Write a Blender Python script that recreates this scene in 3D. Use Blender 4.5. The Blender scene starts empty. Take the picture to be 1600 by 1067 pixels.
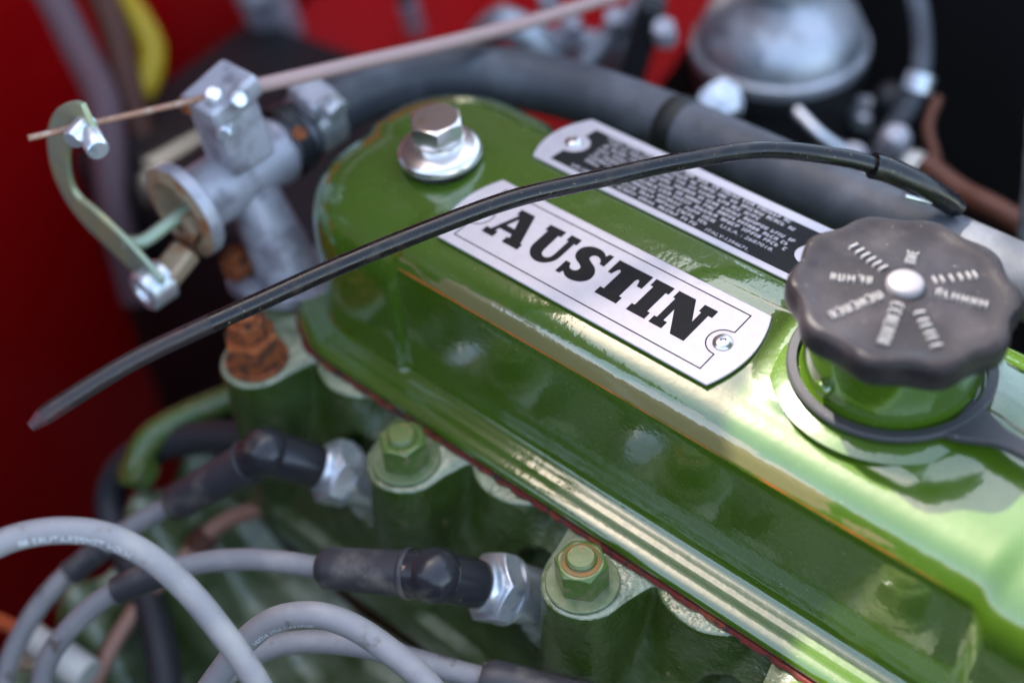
import bpy, bmesh, math, random
from mathutils import Vector, Matrix, noise
random.seed(7)
S = 0.001                      # everything below is written in millimetres
sc = bpy.context.scene
COL = sc.collection

# ------------------------------------------------------------------ camera
cam_d = bpy.data.cameras.new('camera')
cam = bpy.data.objects.new('camera', cam_d); COL.objects.link(cam); sc.camera = cam
F = 2200.0
def nrm(v): return Vector(v).normalized()
cX = -nrm((-3200, -1868, F))                       # engine axis, across and up, seen from the camera
cZ = -nrm((228, 2200, F)); cZ = (cZ - cX * cX.dot(cZ)).normalized()
cY = cZ.cross(cX)
rows = [cX, cY, cZ]                                # world axes in camera coordinates (x right, y down, z forward)
right = Vector([a.x for a in rows]); down = Vector([a.y for a in rows]); fwd = Vector([a.z for a in rows])
CAM = Vector((171.7, -183.7, 357.3))
m = Matrix.Identity(4)
for i in range(3):
    m[i][0] = right[i]; m[i][1] = -down[i]; m[i][2] = -fwd[i]; m[i][3] = CAM[i] * S
cam.matrix_world = m
cam_d.sensor_width = 36.0; cam_d.lens = F / 1600 * 36
cam_d.clip_start = 0.01; cam_d.clip_end = 500
cam_d.dof.use_dof = True; cam_d.dof.focus_distance = 0.414; cam_d.dof.aperture_fstop = 4.0
cam_d.dof.aperture_blades = 9

# ------------------------------------------------------------------ world, sun, exposure
SUN_EL, SUN_AZ = math.radians(55), math.radians(281.3)    # azimuth clockwise from +Y
w = bpy.data.worlds.new('World'); sc.world = w; w.use_nodes = True
nt = w.node_tree; bg = nt.nodes['Background']
sky = nt.nodes.new('ShaderNodeTexSky'); sky.sky_type = 'NISHITA'; sky.sun_disc = False
sky.sun_elevation = SUN_EL; sky.sun_rotation = SUN_AZ
sky.air_density = 0.7; sky.dust_density = 1.0; sky.ozone_density = 0.3
tint = nt.nodes.new('ShaderNodeMix'); tint.data_type = 'RGBA'; tint.blend_type = 'MULTIPLY'; tint.inputs[0].default_value = 1.0
tint.inputs[7].default_value = (1.12, 1.0, .80, 1)      # warm white balance: one even tint over the whole sky
nt.links.new(sky.outputs[0], tint.inputs[6]); nt.links.new(tint.outputs[2], bg.inputs[0]); bg.inputs[1].default_value = 0.15
sd = bpy.data.lights.new('sun', 'SUN'); sd.energy = 2.1; sd.angle = math.radians(0.53); sd.color = (1.0, .95, .87)
sun = bpy.data.objects.new('sun', sd); COL.objects.link(sun)
sv = Vector((math.sin(SUN_AZ) * math.cos(SUN_EL), math.cos(SUN_AZ) * math.cos(SUN_EL), math.sin(SUN_EL)))
sun.rotation_euler = sv.to_track_quat('Z', 'Y').to_euler()
vs = sc.view_settings; vs.view_transform = 'Standard'; vs.look = 'None'; vs.exposure = 2.78; vs.gamma = 1.0
vs.use_curve_mapping = False
sc.cycles.max_bounces = 8; sc.cycles.use_denoising = True
sc.cycles.caustics_reflective = False; sc.cycles.caustics_refractive = False

# ------------------------------------------------------------------ materials
def mat(name, col, rough=.5, metal=0., spec=.5, coat=0., coat_rough=.05, coat_ior=1.5, bump=None, bump2=None,
        var=None, spots=(), rough_var=None, aniso=0., dust_skylight=None):
    """col base colour; bump/bump2 (scale per metre, distance mm, detail); var (other colour, scale, low, high);
    spots list of (colour, noise scale, low, high, roughness)"""
    M = bpy.data.materials.new(name); M.use_nodes = True
    t = M.node_tree; N = t.nodes; Lk = t.links.new; b = N['Principled BSDF']
    b.inputs['Roughness'].default_value = rough; b.inputs['Metallic'].default_value = metal
    b.inputs['Specular IOR Level'].default_value = spec
    b.inputs['Coat Weight'].default_value = coat; b.inputs['Coat Roughness'].default_value = coat_rough
    b.inputs['Coat IOR'].default_value = coat_ior
    b.inputs['Anisotropic'].default_value = aniso
    tc = N.new('ShaderNodeTexCoord'); geo = N.new('ShaderNodeNewGeometry')
    def noi(scale, detail=4, rgh=.55):
        n = N.new('ShaderNodeTexNoise'); n.inputs['Scale'].default_value = scale
        n.inputs['Detail'].default_value = detail; n.inputs['Roughness'].default_value = rgh
        Lk(geo.outputs['Position'], n.inputs['Vector']); return n.outputs['Fac']
    def ramp(f, lo, hi):
        r = N.new('ShaderNodeMapRange'); r.inputs['From Min'].default_value = lo; r.inputs['From Max'].default_value = hi
        r.interpolation_type = 'SMOOTHSTEP'; Lk(f, r.inputs['Value']); return r.outputs['Result']
    def mix(f, a, c):
        x = N.new('ShaderNodeMix'); x.data_type = 'RGBA'; Lk(f, x.inputs['Factor'])
        for s, v in ((x.inputs[6], a), (x.inputs[7], c)):
            if isinstance(v, tuple): s.default_value = (*v, 1)
            else: Lk(v, s)
        return x.outputs[2]
    def mixf(f, a, c):
        x = N.new('ShaderNodeMix'); x.data_type = 'FLOAT'; Lk(f, x.inputs['Factor'])
        for s, v in ((x.inputs[2], a), (x.inputs[3], c)):
            if isinstance(v, (int, float)): s.default_value = v
            else: Lk(v, s)
        return x.outputs[0]
    c = col; r = rough
    if var: c = mix(ramp(noi(var[1]), var[2], var[3]), c, var[0])
    if rough_var: r = mixf(ramp(noi(rough_var[1]), .35, .65), rough, rough_var[0])
    for (sc_, scale, lo, hi, rg) in spots:
        f = ramp(noi(scale, 3), lo, hi); c = mix(f, c, sc_); r = mixf(f, r, rg)
    if dust_skylight:                                   # dusty tone plus painted sky light on upward faces: (colour, amount)
        sx = N.new('ShaderNodeSeparateXYZ'); Lk(geo.outputs['True Normal'], sx.inputs[0])
        f1 = ramp(sx.outputs[2], .25, .9); f2 = ramp(noi(70, 5), .30, .62)
        mu = N.new('ShaderNodeMath'); mu.operation = 'MULTIPLY'; Lk(f1, mu.inputs[0]); Lk(f2, mu.inputs[1])
        mu2 = N.new('ShaderNodeMath'); mu2.operation = 'MULTIPLY'; Lk(mu.outputs[0], mu2.inputs[0]); mu2.inputs[1].default_value = dust_skylight[1]
        c = mix(mu2.outputs[0], c, dust_skylight[0]); r = mixf(mu2.outputs[0], r, .6)
    if isinstance(c, tuple): b.inputs['Base Color'].default_value = (*c, 1)
    else: Lk(c, b.inputs['Base Color'])
    if not isinstance(r, (int, float)): Lk(r, b.inputs['Roughness'])
    last = None
    for bp in (bump, bump2):
        if not bp: continue
        k = N.new('ShaderNodeBump'); k.inputs['Strength'].default_value = 1.0; k.inputs['Distance'].default_value = bp[1] * S
        Lk(noi(bp[0], bp[2]), k.inputs['Height'])
        if last: Lk(last, k.inputs['Normal'])
        last = k.outputs['Normal']
    if last:
        Lk(last, b.inputs['Normal'])
        if coat: Lk(last, b.inputs['Coat Normal'])
    M['api'] = 1
    return M

GREEN = (.050, .104, .005)
M = {}
M['cover'] = mat('engine_green_enamel', GREEN, .22, spec=.5, coat=1., coat_rough=.03, coat_ior=1.8,
                 bump=(300, .07, 2), bump2=(800, .02, 2), var=((.056, .115, .010), 60, .4, .7),
                 spots=[((.10, .15, .05), 34, .60, .85, .4), ((.30, .27, .16), 2600, .68, .74, .7), ((.34, .31, .20), 1000, .72, .76, .8), ((.16, .07, .02), 420, .765, .79, .7)])
M['head'] = mat('engine_green_casting', (.036, .068, .006), .36, coat=1., coat_rough=.04, coat_ior=1.65,
                bump=(620, .42, 2), bump2=(190, .7, 2), var=((.065, .11, .028), 55, .45, .75),
                spots=[((.16, .13, .06), 150, .62, .80, .7)], dust_skylight=((.33, .36, .23), .85))
M['nutgreen'] = mat('painted_nut_green', (.075, .14, .02), .35, coat=.6, coat_rough=.12, bump=(900, .05, 3),
                    var=((.16, .17, .06), 260, .48, .66))
M['washgreen'] = mat('painted_washer_green', (.14, .19, .08), .45, coat=.4, coat_rough=.2, bump=(1100, .06, 3),
                     var=((.22, .24, .13), 220, .45, .65))
M['stud'] = mat('stud_end_green', (.12, .17, .04), .4, coat=.5, coat_rough=.2, bump=(800, .08, 3), var=((.24, .16, .05), 300, .5, .66))
M['rust'] = mat('orange_rust', (.32, .08, .02), .85, bump=(700, .5, 5), var=((.075, .028, .016), 260, .45, .62),
                spots=[((.55, .17, .025), 170, .60, .70, .8)])
M['softrust'] = mat('stained_collar', (.30, .14, .035), .6, bump=(900, .1, 3), var=((.16, .15, .05), 300, .45, .65))
M['gasket'] = mat('rusty_gasket', (.12, .012, .008), .8, bump=(900, .3, 5), var=((.22, .05, .015), 170, .48, .70),
                  spots=[((.02, .01, .012), 330, .55, .66, .6)])
M['plate'] = mat('brushed_aluminium_plate', (.60, .55, .58), .46, metal=.5, spec=.5, bump=(1500, .006, 2),
                 spots=[((.42, .38, .36), 60, .66, .90, .6), ((.80, .77, .75), 700, .70, .78, .5)], var=((.57, .52, .55), 300, .35, .7))
M['print'] = mat('black_print', (.004, .003, .004), .6, spec=.25, spots=[((.30, .27, .22), 2400, .70, .76, .7)])
M['rivet'] = mat('rivet_aluminium', (.72, .70, .72), .28, metal=1., bump=(900, .02, 2))
M['zinc'] = mat('zinc_plated_steel', (.80, .76, .75), .25, metal=1., bump=(500, .02, 2), var=((.66, .56, .42), 160, .55, .75),
                spots=[((.50, .16, .03), 130, .70, .78, .7)])
M['plug'] = mat('plug_steel', (.80, .81, .85), .30, metal=.75, bump=(600, .02, 2), var=((.42, .50, .60), 140, .5, .75))
M['alu'] = mat('cast_aluminium_grey', (.46, .45, .50), .48, metal=.35, bump=(700, .2, 5), var=((.22, .20, .23), 80, .42, .68), spots=[((.30, .16, .08), 120, .68, .80, .8)])
M['alubright'] = mat('dashpot_aluminium', (.52, .54, .59), .42, metal=.6, bump=(400, .15, 3), var=((.24, .25, .28), 45, .42, .66))
M['passivate'] = mat('yellow_passivated_steel', (.34, .42, .31), .42, metal=.45, bump=(900, .03, 3), var=((.50, .46, .24), 50, .45, .75))
M['brass'] = mat('old_brass', (.42, .31, .20), .5, metal=.3, bump=(600, .1, 3), var=((.34, .14, .06), 110, .48, .66))
M['capblack'] = mat('black_bakelite', (.014, .011, .013), .30, spec=.2, bump=(900, .03, 3), rough_var=(.5, 60),
                    var=((.034, .028, .031), 45, .45, .70), spots=[((.35, .31, .27), 1500, .70, .76, .8)])
M['button'] = mat('dull_alloy_button', (.22, .20, .215), .5, metal=.3, bump=(600, .05, 3))
M['capraised'] = mat('worn_raised_lettering', (.24, .225, .225), .5, bump=(900, .03, 3))
M['strap'] = mat('black_rubber_strap', (.035, .033, .038), .5, bump=(900, .04, 3), spots=[((.4, .4, .4), 900, .70, .76, .6)])
M['rubber'] = mat('grey_rubber_hose', (.055, .058, .07), .5, bump=(500, .08, 4), var=((.115, .12, .14), 45, .40, .70))
M['boot'] = mat('dusty_rubber_boot', (.050, .046, .053), .42, bump=(900, .06, 4), var=((.20, .17, .15), 65, .50, .75),
                spots=[((.45, .30, .18), 210, .68, .78, .8)])
M['elbow'] = mat('shiny_rubber_elbow', (.030, .028, .033), .22, bump=(500, .06, 4), var=((.15, .12, .10), 75, .56, .78), spots=[((.45, .30, .18), 190, .70, .80, .8)])
M['lead'] = mat('grey_silicone_lead', (.27, .255, .265), .5, bump=(900, .06, 3), var=((.38, .35, .335), 50, .42, .72),
                spots=[((.13, .10, .085), 120, .58, .75, .7), ((.50, .42, .34), 1300, .66, .74, .8)])
M['leadprint'] = mat('white_lead_print', (.80, .80, .82), .5)
M['cable'] = mat('black_plastic_cable', (.006, .005, .007), .19, spec=.5, bump=(700, .03, 4), rough_var=(.36, 130),
                 var=((.03, .022, .018), 130, .52, .72), spots=[((.22, .16, .10), 900, .66, .76, .8)])
M['frayed'] = mat('worn_pink_end', (.022, .014, .016), .4, bump=(500, .25, 4), var=((.10, .018, .024), 70, .52, .74))
M['redtip'] = mat('reddened_cable_tip', (.14, .035, .045), .5, bump=(500, .25, 4), var=((.04, .016, .018), 150, .45, .65))
M['wire'] = mat('rusty_wire', (.34, .17, .11), .6, metal=.2, bump=(1200, .1, 3), var=((.45, .33, .27), 180, .45, .7))
M['outer'] = mat('pinkish_cable_sleeve', (.42, .27, .25), .55, bump=(900, .08, 3))
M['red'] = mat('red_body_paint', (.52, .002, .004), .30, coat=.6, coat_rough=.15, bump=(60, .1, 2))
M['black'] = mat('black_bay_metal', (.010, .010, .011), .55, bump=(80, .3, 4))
M['underlay'] = mat('dark_red_underside', (.05, .010, .012), .6)  # tone of the added sheet that the cover mirrors
M['dark'] = mat('dark_oily_metal', (.030, .031, .035), .45, metal=.3, bump=(300, .15, 4))
M['copper'] = mat('brown_copper_pipe', (.11, .035, .02), .55, metal=.2, bump=(300, .1, 3))
M['pinkpipe'] = mat('pinkish_copper_pipe', (.46, .24, .18), .5, metal=.2)
M['yellow'] = mat('yellow_plastic', (.55, .36, .01), .5)
M['mauve'] = mat('dusty_pink_plastic', (.16, .09, .10), .6)
M['white'] = mat('white_plastic', (.75, .72, .66), .45)
M['orange'] = mat('orange_plastic', (.6, .12, .04), .5)
M['ground'] = mat('dry_gravel', (.36, .32, .20), .9, bump=(30, 8, 5), var=((.28, .25, .15), 3, .4, .6))

# reflections painted on the cover: orange line and khaki band along the pressed fold
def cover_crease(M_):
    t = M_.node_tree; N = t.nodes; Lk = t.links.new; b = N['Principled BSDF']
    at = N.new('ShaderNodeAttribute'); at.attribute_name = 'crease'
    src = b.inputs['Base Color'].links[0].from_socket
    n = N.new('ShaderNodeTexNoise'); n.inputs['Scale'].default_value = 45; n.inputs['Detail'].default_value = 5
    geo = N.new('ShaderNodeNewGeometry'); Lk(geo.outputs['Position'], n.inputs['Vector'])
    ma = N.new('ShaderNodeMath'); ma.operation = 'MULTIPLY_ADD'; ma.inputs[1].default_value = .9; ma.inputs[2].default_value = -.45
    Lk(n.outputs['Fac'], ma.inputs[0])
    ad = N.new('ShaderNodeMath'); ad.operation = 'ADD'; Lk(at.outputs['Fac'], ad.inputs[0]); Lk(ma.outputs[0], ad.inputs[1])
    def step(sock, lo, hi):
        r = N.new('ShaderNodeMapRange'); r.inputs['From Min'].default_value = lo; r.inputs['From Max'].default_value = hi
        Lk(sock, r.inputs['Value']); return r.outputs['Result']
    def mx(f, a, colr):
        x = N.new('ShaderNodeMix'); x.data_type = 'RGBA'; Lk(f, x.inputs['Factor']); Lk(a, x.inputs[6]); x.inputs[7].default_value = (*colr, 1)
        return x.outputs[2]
    # khaki reflection painted as a band above the fold, ragged along its upper edge
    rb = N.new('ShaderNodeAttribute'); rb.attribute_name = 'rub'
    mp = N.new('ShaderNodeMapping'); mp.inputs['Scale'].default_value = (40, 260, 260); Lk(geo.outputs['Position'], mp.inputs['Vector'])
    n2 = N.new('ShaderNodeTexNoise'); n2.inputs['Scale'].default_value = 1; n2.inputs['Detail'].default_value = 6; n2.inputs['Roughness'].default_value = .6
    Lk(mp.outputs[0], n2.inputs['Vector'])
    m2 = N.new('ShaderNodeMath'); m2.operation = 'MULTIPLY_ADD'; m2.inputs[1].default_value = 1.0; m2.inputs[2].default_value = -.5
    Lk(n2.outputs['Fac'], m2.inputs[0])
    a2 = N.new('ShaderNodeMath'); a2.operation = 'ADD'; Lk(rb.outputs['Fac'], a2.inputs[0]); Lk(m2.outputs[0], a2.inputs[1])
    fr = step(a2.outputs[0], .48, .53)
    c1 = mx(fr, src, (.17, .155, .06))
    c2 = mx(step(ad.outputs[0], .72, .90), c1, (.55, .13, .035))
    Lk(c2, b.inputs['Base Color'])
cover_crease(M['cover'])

# ------------------------------------------------------------------ mesh helpers
class MB:
    def __init__(s): s.v = []; s.f = []; s.attr = None
    def add(s, vs, fs):
        o = len(s.v); s.v += [Vector(p) for p in vs]; s.f += [tuple(i + o for i in f) for f in fs]; return s
    def rings(s, rings, closed=True, cap0=True, cap1=True):
        n = len(rings[0]); vs = [p for r in rings for p in r]; fs = []
        for i in range(len(rings) - 1):
            for j in range(n if closed else n - 1):
                k = (j + 1) % n
                fs.append((i * n + j, i * n + k, (i + 1) * n + k, (i + 1) * n + j))
        if closed and cap0: fs.append(tuple(reversed(range(n))))
        if closed and cap1: fs.append(tuple(range((len(rings) - 1) * n, len(rings) * n)))
        return s.add(vs, fs)
    def tube(s, path, r, seg=16, cap=True, twist=None):
        path = [Vector(p) for p in path]; n = len(path); rings = []
        t0 = (path[1] - path[0]).normalized()
        up = Vector((0, 0, 1)) if abs(t0.z) < .9 else Vector((1, 0, 0))
        nv = (up - t0 * up.dot(t0)).normalized()
        for i, p in enumerate(path):
            t = (path[min(i + 1, n - 1)] - path[max(i - 1, 0)]).normalized()
            nv = (nv - t * nv.dot(t)).normalized(); bv = t.cross(nv)
            rr = r(i / (n - 1)) if callable(r) else r
            rings.append([p + (nv * math.cos(a) + bv * math.sin(a)) * rr for a in (2 * math.pi * k / seg for k in range(seg))])
        return s.rings(rings, True, cap, cap)
    def lathe(s, prof, o, ax=(0, 0, 1), seg=32, rot=0., cap=True):
        o = Vector(o); q = Vector((0, 0, 1)).rotation_difference(Vector(ax).normalized()).to_matrix()
        rings = [[o + q @ Vector((r * math.cos(2 * math.pi * k / seg + rot), r * math.sin(2 * math.pi * k / seg + rot), z))
                  for k in range(seg)] for r, z in prof]
        return s.rings(rings, True, cap, cap)
    def hexnut(s, o, af, h, ax=(0, 0, 1), rot=0., bore=0., cham=True, both=False):
        o = Vector(o); q = Vector((0, 0, 1)).rotation_difference(Vector(ax).normalized()).to_matrix()
        seg = 48; ri = af / 2
        def rh(a):
            a = (a % (math.pi / 3)) - math.pi / 6; return ri / math.cos(a)
        def ring(fr, fz): return [o + q @ Vector((fr(a) * math.cos(a + rot), fr(a) * math.sin(a + rot), fz(a))) for a in (2 * math.pi * k / seg for k in range(seg))]
        dz = lambda a: (rh(a) - ri) * .62 + .15
        rs = []
        if bore: rs.append(ring(lambda a: bore, lambda a: 0))
        if both: rs += [ring(lambda a: ri * .96, lambda a: 0), ring(rh, dz)]
        else: rs.append(ring(rh, lambda a: 0))
        rs += [ring(rh, lambda a: h - dz(a)), ring(lambda a: ri * .95, lambda a: h)]
        if bore: rs.append(ring(lambda a: bore, lambda a: h))
        return s.rings(rs, True, not bore, not bore)
    def prism(s, outline, z0, z1, fn):
        n = len(outline); vs = [fn(u, v, z0) for u, v in outline] + [fn(u, v, z1) for u, v in outline]
        fs = [tuple(range(n, 2 * n)), tuple(reversed(range(n)))]
        fs += [(i, (i + 1) % n, n + (i + 1) % n, n + i) for i in range(n)]
        return s.add(vs, fs)
    def box(s, c, h, R=None):
        c = Vector(c); R = R or Matrix.Identity(3)
        vs = [c + R @ Vector((x * h[0], y * h[1], z * h[2])) for x in (-1, 1) for y in (-1, 1) for z in (-1, 1)]
        return s.add(vs, [(0, 1, 3, 2), (4, 6, 7, 5), (0, 4, 5, 1), (2, 3, 7, 6), (0, 2, 6, 4), (1, 5, 7, 3)])
    def build(s, name, material, parent=None, angle=38, bevel=0., seg=2, kind=None):
        org = Vector(parent['_o']) if parent is not None and '_o' in parent else Vector((0, 0, 0))
        me = bpy.data.meshes.new(name)
        me.from_pydata([(p - org) * S for p in s.v], [], s.f); me.update()
        bm = bmesh.new(); bm.from_mesh(me); bmesh.ops.recalc_face_normals(bm, faces=bm.faces); bm.to_mesh(me); bm.free()
        me.polygons.foreach_set('use_smooth', [True] * len(me.polygons))
        me.set_sharp_from_angle(angle=math.radians(angle))
        me.materials.append(M[material])
        if s.attr:
            for k, vals in s.attr.items():
                a = me.attributes.new(k, 'FLOAT', 'POINT'); a.data.foreach_set('value', vals)
        o = bpy.data.objects.new(name, me); COL.objects.link(o)
        if parent is not None: o.parent = parent; o['_o'] = tuple(org)
        if bevel:
            b = o.modifiers.new('edge', 'BEVEL'); b.width = bevel * S; b.segments = seg
            b.limit_method = 'ANGLE'; b.angle_limit = math.radians(35); b.harden_normals = False
        if kind: o['kind'] = kind
        return o

def thing(name, label, cat, o=(0, 0, 0), group=None):
    e = bpy.data.objects.new(name, None); COL.objects.link(e); e.empty_display_size = .01
    e.location = Vector(o) * S; e['_o'] = tuple(float(x) for x in o); e['label'] = label; e['category'] = cat
    if group: e['group'] = group
    return e
def tag(o, label, cat, group=None, kind=None):
    if label: o['label'] = label
    if cat: o['category'] = cat
    if group: o['group'] = group
    if kind: o['kind'] = kind
    return o
def sub(o, parent_part):                       # make o a sub-part of a part that sits at its thing's origin
    o.parent = parent_part; return o
def spline(pts, n=8):
    P = [Vector(p) for p in pts]; P = [P[0] * 2 - P[1]] + P + [P[-1] * 2 - P[-2]]; out = []
    for i in range(1, len(P) - 2):
        for k in range(n):
            t = k / n; a, b, c, d = P[i - 1:i + 3]
            out.append(.5 * ((2 * b) + (c - a) * t + (2 * a - 5 * b + 4 * c - d) * t * t + (3 * b - a - 3 * c + d) * t ** 3))
    out.append(P[-2]); return out
def curve_mesh(splines, extrude=0.):
    """filled 2-D outlines with holes, in mm -> (verts, faces)"""
    cu = bpy.data.curves.new('tmp', 'CURVE'); cu.dimensions = '2D'; cu.fill_mode = 'BOTH'; cu.extrude = extrude
    for pts in splines:
        sp = cu.splines.new('POLY'); sp.points.add(len(pts) - 1); sp.use_cyclic_u = True
        for q, p in zip(sp.points, pts): q.co = (p[0], p[1], 0, 1)
    return _tomesh(cu)
def text_mesh(body, size, extrude=0.):
    cu = bpy.data.curves.new('tmp', 'FONT'); cu.body = body; cu.size = size; cu.extrude = extrude; cu.resolution_u = 3
    cu.align_x = 'LEFT'
    return _tomesh(cu)
def _tomesh(cu):
    ob = bpy.data.objects.new('tmp', cu); COL.objects.link(ob)
    dg = bpy.context.evaluated_depsgraph_get(); me = bpy.data.meshes.new_from_object(ob.evaluated_get(dg))
    vs = [v.co.copy() for v in me.vertices]; fs = [tuple(p.vertices) for p in me.polygons]
    bpy.data.objects.remove(ob); bpy.data.curves.remove(cu); bpy.data.meshes.remove(me)
    return vs, fs
def lerp(a, b, t): return a + (b - a) * t
def sstep(a, b, x):
    t = max(0., min(1., (x - a) / (b - a))); return t * t * (3 - 2 * t)
def interp(tab, x):
    if x <= tab[0][0]: return tab[0][1]
    for (a, fa), (b, fb) in zip(tab, tab[1:]):
        if x <= b: return lerp(fa, fb, (x - a) / (b - a))
    return tab[-1][1]

# ------------------------------------------------------------------ setting: ground and car body
g = MB().add([(-60000, -60000, -700), (60000, -60000, -700), (60000, 60000, -700), (-60000, 60000, -700)], [(0, 1, 2, 3)])
tag(g.build('ground', 'ground'), None, None, kind='structure')
f = MB().box((-20, 60, -455), (560, 440, 3)); tag(f.build('engine_bay_floor', 'black', bevel=1), None, None, kind='structure')

def sheet(fn, nu, nv, th):
    a = [[Vector(fn(i / nu, j / nv)) for j in range(nv + 1)] for i in range(nu + 1)]
    b = MB(); vs = [p for r in a for p in r]; n = nv + 1; k = len(vs)
    def nr(i, j):
        du = a[min(i + 1, nu)][j] - a[max(i - 1, 0)][j]; dv = a[i][min(j + 1, nv)] - a[i][max(j - 1, 0)]
        return du.cross(dv).normalized()
    vs += [a[i][j] - nr(i, j) * th for i in range(nu + 1) for j in range(nv + 1)]
    fs = []
    for i in range(nu):
        for j in range(nv):
            q = (i * n + j, (i + 1) * n + j, (i + 1) * n + j + 1, i * n + j + 1)
            fs += [q, tuple(k + x for x in reversed(q))]
    ed = [i * n for i in range(nu + 1)] + [nu * n + j for j in range(1, n)] + [i * n + nv for i in range(nu - 1, -1, -1)] + [j for j in range(nv - 1, 0, -1)]
    for x, y in zip(ed, ed[1:] + ed[:1]): fs.append((x, k + x, k + y, y))
    return b.add(vs, fs)

blk = thing('bulkhead', 'dark red painted bulkhead panel filling the left background', 'car panel', (-490, 0, -450))
sheet(lambda u, v: (-470 - 40 * math.sin(v * 2.2) + 16 * math.sin(u * 9) * v, lerp(-380, 480, u), lerp(-450, 120, v)), 24, 16, 1.5).build('panel', 'red', blk)
MB().lathe([(11, -1), (11, 2), (8, 3)], (-497, 10, -215), (1, 0, 0), 24).build('blanking_plug', 'black', blk)
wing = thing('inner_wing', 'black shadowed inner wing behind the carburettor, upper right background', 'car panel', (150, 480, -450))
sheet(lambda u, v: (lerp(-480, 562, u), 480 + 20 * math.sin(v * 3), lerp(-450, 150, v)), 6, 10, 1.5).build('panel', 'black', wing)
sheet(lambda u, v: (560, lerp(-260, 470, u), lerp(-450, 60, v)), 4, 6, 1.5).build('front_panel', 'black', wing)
cross = thing('red_crossmember', 'bright red body ledge showing above the heater hose', 'car panel', (-330, 300, -250))
sheet(lambda u, v: (lerp(-440, -205, u), lerp(205, 390, v), -95 + 75 * v * v), 10, 10, 1.5).build('ledge', 'red', cross)
box_ = thing('black_air_box', 'black box in deep shadow behind the heater tap', 'box', (-350, 170, -450))  # black stand-in for the shadow behind the tap
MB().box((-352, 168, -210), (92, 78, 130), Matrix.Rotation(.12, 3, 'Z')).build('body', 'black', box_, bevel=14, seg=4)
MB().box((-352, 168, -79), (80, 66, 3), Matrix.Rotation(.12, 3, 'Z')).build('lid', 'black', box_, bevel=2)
front = thing('near_wing', 'near side wing of the car with black inner side and red top rail', 'car panel', (0, -300, -450))  # out-of-view panel, height and black side set to cut low sky light
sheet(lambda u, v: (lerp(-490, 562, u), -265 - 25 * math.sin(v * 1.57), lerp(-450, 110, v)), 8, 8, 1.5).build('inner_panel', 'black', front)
sheet(lambda u, v: (lerp(-490, 562, u), -268 - 60 * v, 113 + 12 * math.sin(v * 3.14)), 8, 8, 1.5).build('top_rail', 'red', front)
bon = thing('bonnet', 'raised red bonnet hinged at the bulkhead to the left', 'bonnet', (-480, 100, 160))  # out-of-view panel, shaped to cast the shade edge across the cover
sheet(lambda u, v: (-495 + 137 * v - 25 * math.sin(v * math.pi), lerp(-620, 820, u), 105 + 511 * v), 12, 10, 1.2).build('skin', 'red', bon)
sheet(lambda u, v: (-489 + 137 * v - 25 * math.sin(v * math.pi), lerp(-612, 812, u), 108 + 504 * v), 12, 10, 2.5).build('underlay', 'underlay', bon)  # dark sheet added so the cover top reflects less red

# ------------------------------------------------------------------ rocker cover
XL, XR, YF, YB, RC = -175., 182., 15.5, 135., 47.
WL, WR = -103., 108.                    # the flat pressed panel runs between these
def ztop(y): return interp([(10, 60.8), (42, 63.8), (74, 66.1), (80, 66.4), (86, 66.2), (121, 62.0), (140, 59.5)], y)
# (inward distance, height or drop): flange rows are absolute heights, upper rows drop below the crowned top
FL = [(1.2, 1.5), (0.2, 1.7), (-.3, 2.6), (0., 3.8), (.9, 4.9), (2.2, 5.5), (3.8, 5.85), (5.2, 5.9), (6.4, 5.86), (7.2, 6.0), (8.0, 6.3), (9.0, 6.45), (10.2, 6.55)]
MIDP = [(11.6, 7.0), (12.8, 8.3), (13.6, 10.5), (13.9, 14.), (14.2, 24.), (14.5, 36.), (14.8, 48.), (14.95, 52.2), (15.15, 53.1), (15.6, 53.9), (16.4, 55.6), (17.6, 57.8), (18.9, 59.6), (20.4, 61.0), (22.2, 62.0), (24.6, 62.8), (27.5, 63.4), (31., 63.9)]
ENDP = [(10.9, 7.0), (11.2, 8.2), (11.4, 10.5), (11.5, 14.), (11.7, 24.), (11.9, 34.), (12.2, 41.), (12.6, 45.), (13.1, 48.), (14., 51.), (15.2, 53.4), (16.8, 55.6), (18.8, 57.6), (21.2, 59.3), (24., 60.7), (27.2, 61.9), (30.6, 62.9), (34., 63.6)]
CREASE = 8
def outline():
    pts = []
    def seg(a, b, n, nv):
        for i in range(n): pts.append((Vector(a).lerp(Vector(b), i / n), Vector(nv)))
    def arc(c, a0, a1, n):
        for i in range(n):
            a = lerp(a0, a1, i / n); d = Vector((math.cos(a), math.sin(a))); pts.append((Vector(c) + d * RC, -d))
    seg((XL + RC, YF), (XR - RC, YF), 220, (0, 1)); arc((XR - RC, YF + RC), -math.pi / 2, 0, 40)
    seg((XR, YF + RC), (XR, YB - RC), 12, (-1, 0)); arc((XR - RC, YB - RC), 0, math.pi / 2, 40)
    seg((XR - RC, YB), (XL + RC, YB), 160, (0, -1)); arc((XL + RC, YB - RC), math.pi / 2, math.pi, 44)
    seg((XL, YB - RC), (XL, YF + RC), 12, (1, 0)); arc((XL + RC, YF + RC), math.pi, 1.5 * math.pi, 44)
    return pts
cov = thing('rocker_cover', 'glossy green pressed steel rocker cover with two maker plates on top', 'rocker cover', (0, 75, 0))
cb = MB(); OUT = outline(); crs = []
ringlist = [[] for _ in range(len(FL) + len(MIDP) + 30)]; attr = []
def waist(x, back):
    if back: return sstep(-112, -100, x) * (1 - sstep(104, 116, x))
    return sstep(WL - 1.5, WL + 2.5, x) * (1 - sstep(WR - 3, WR + 4, x))
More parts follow.
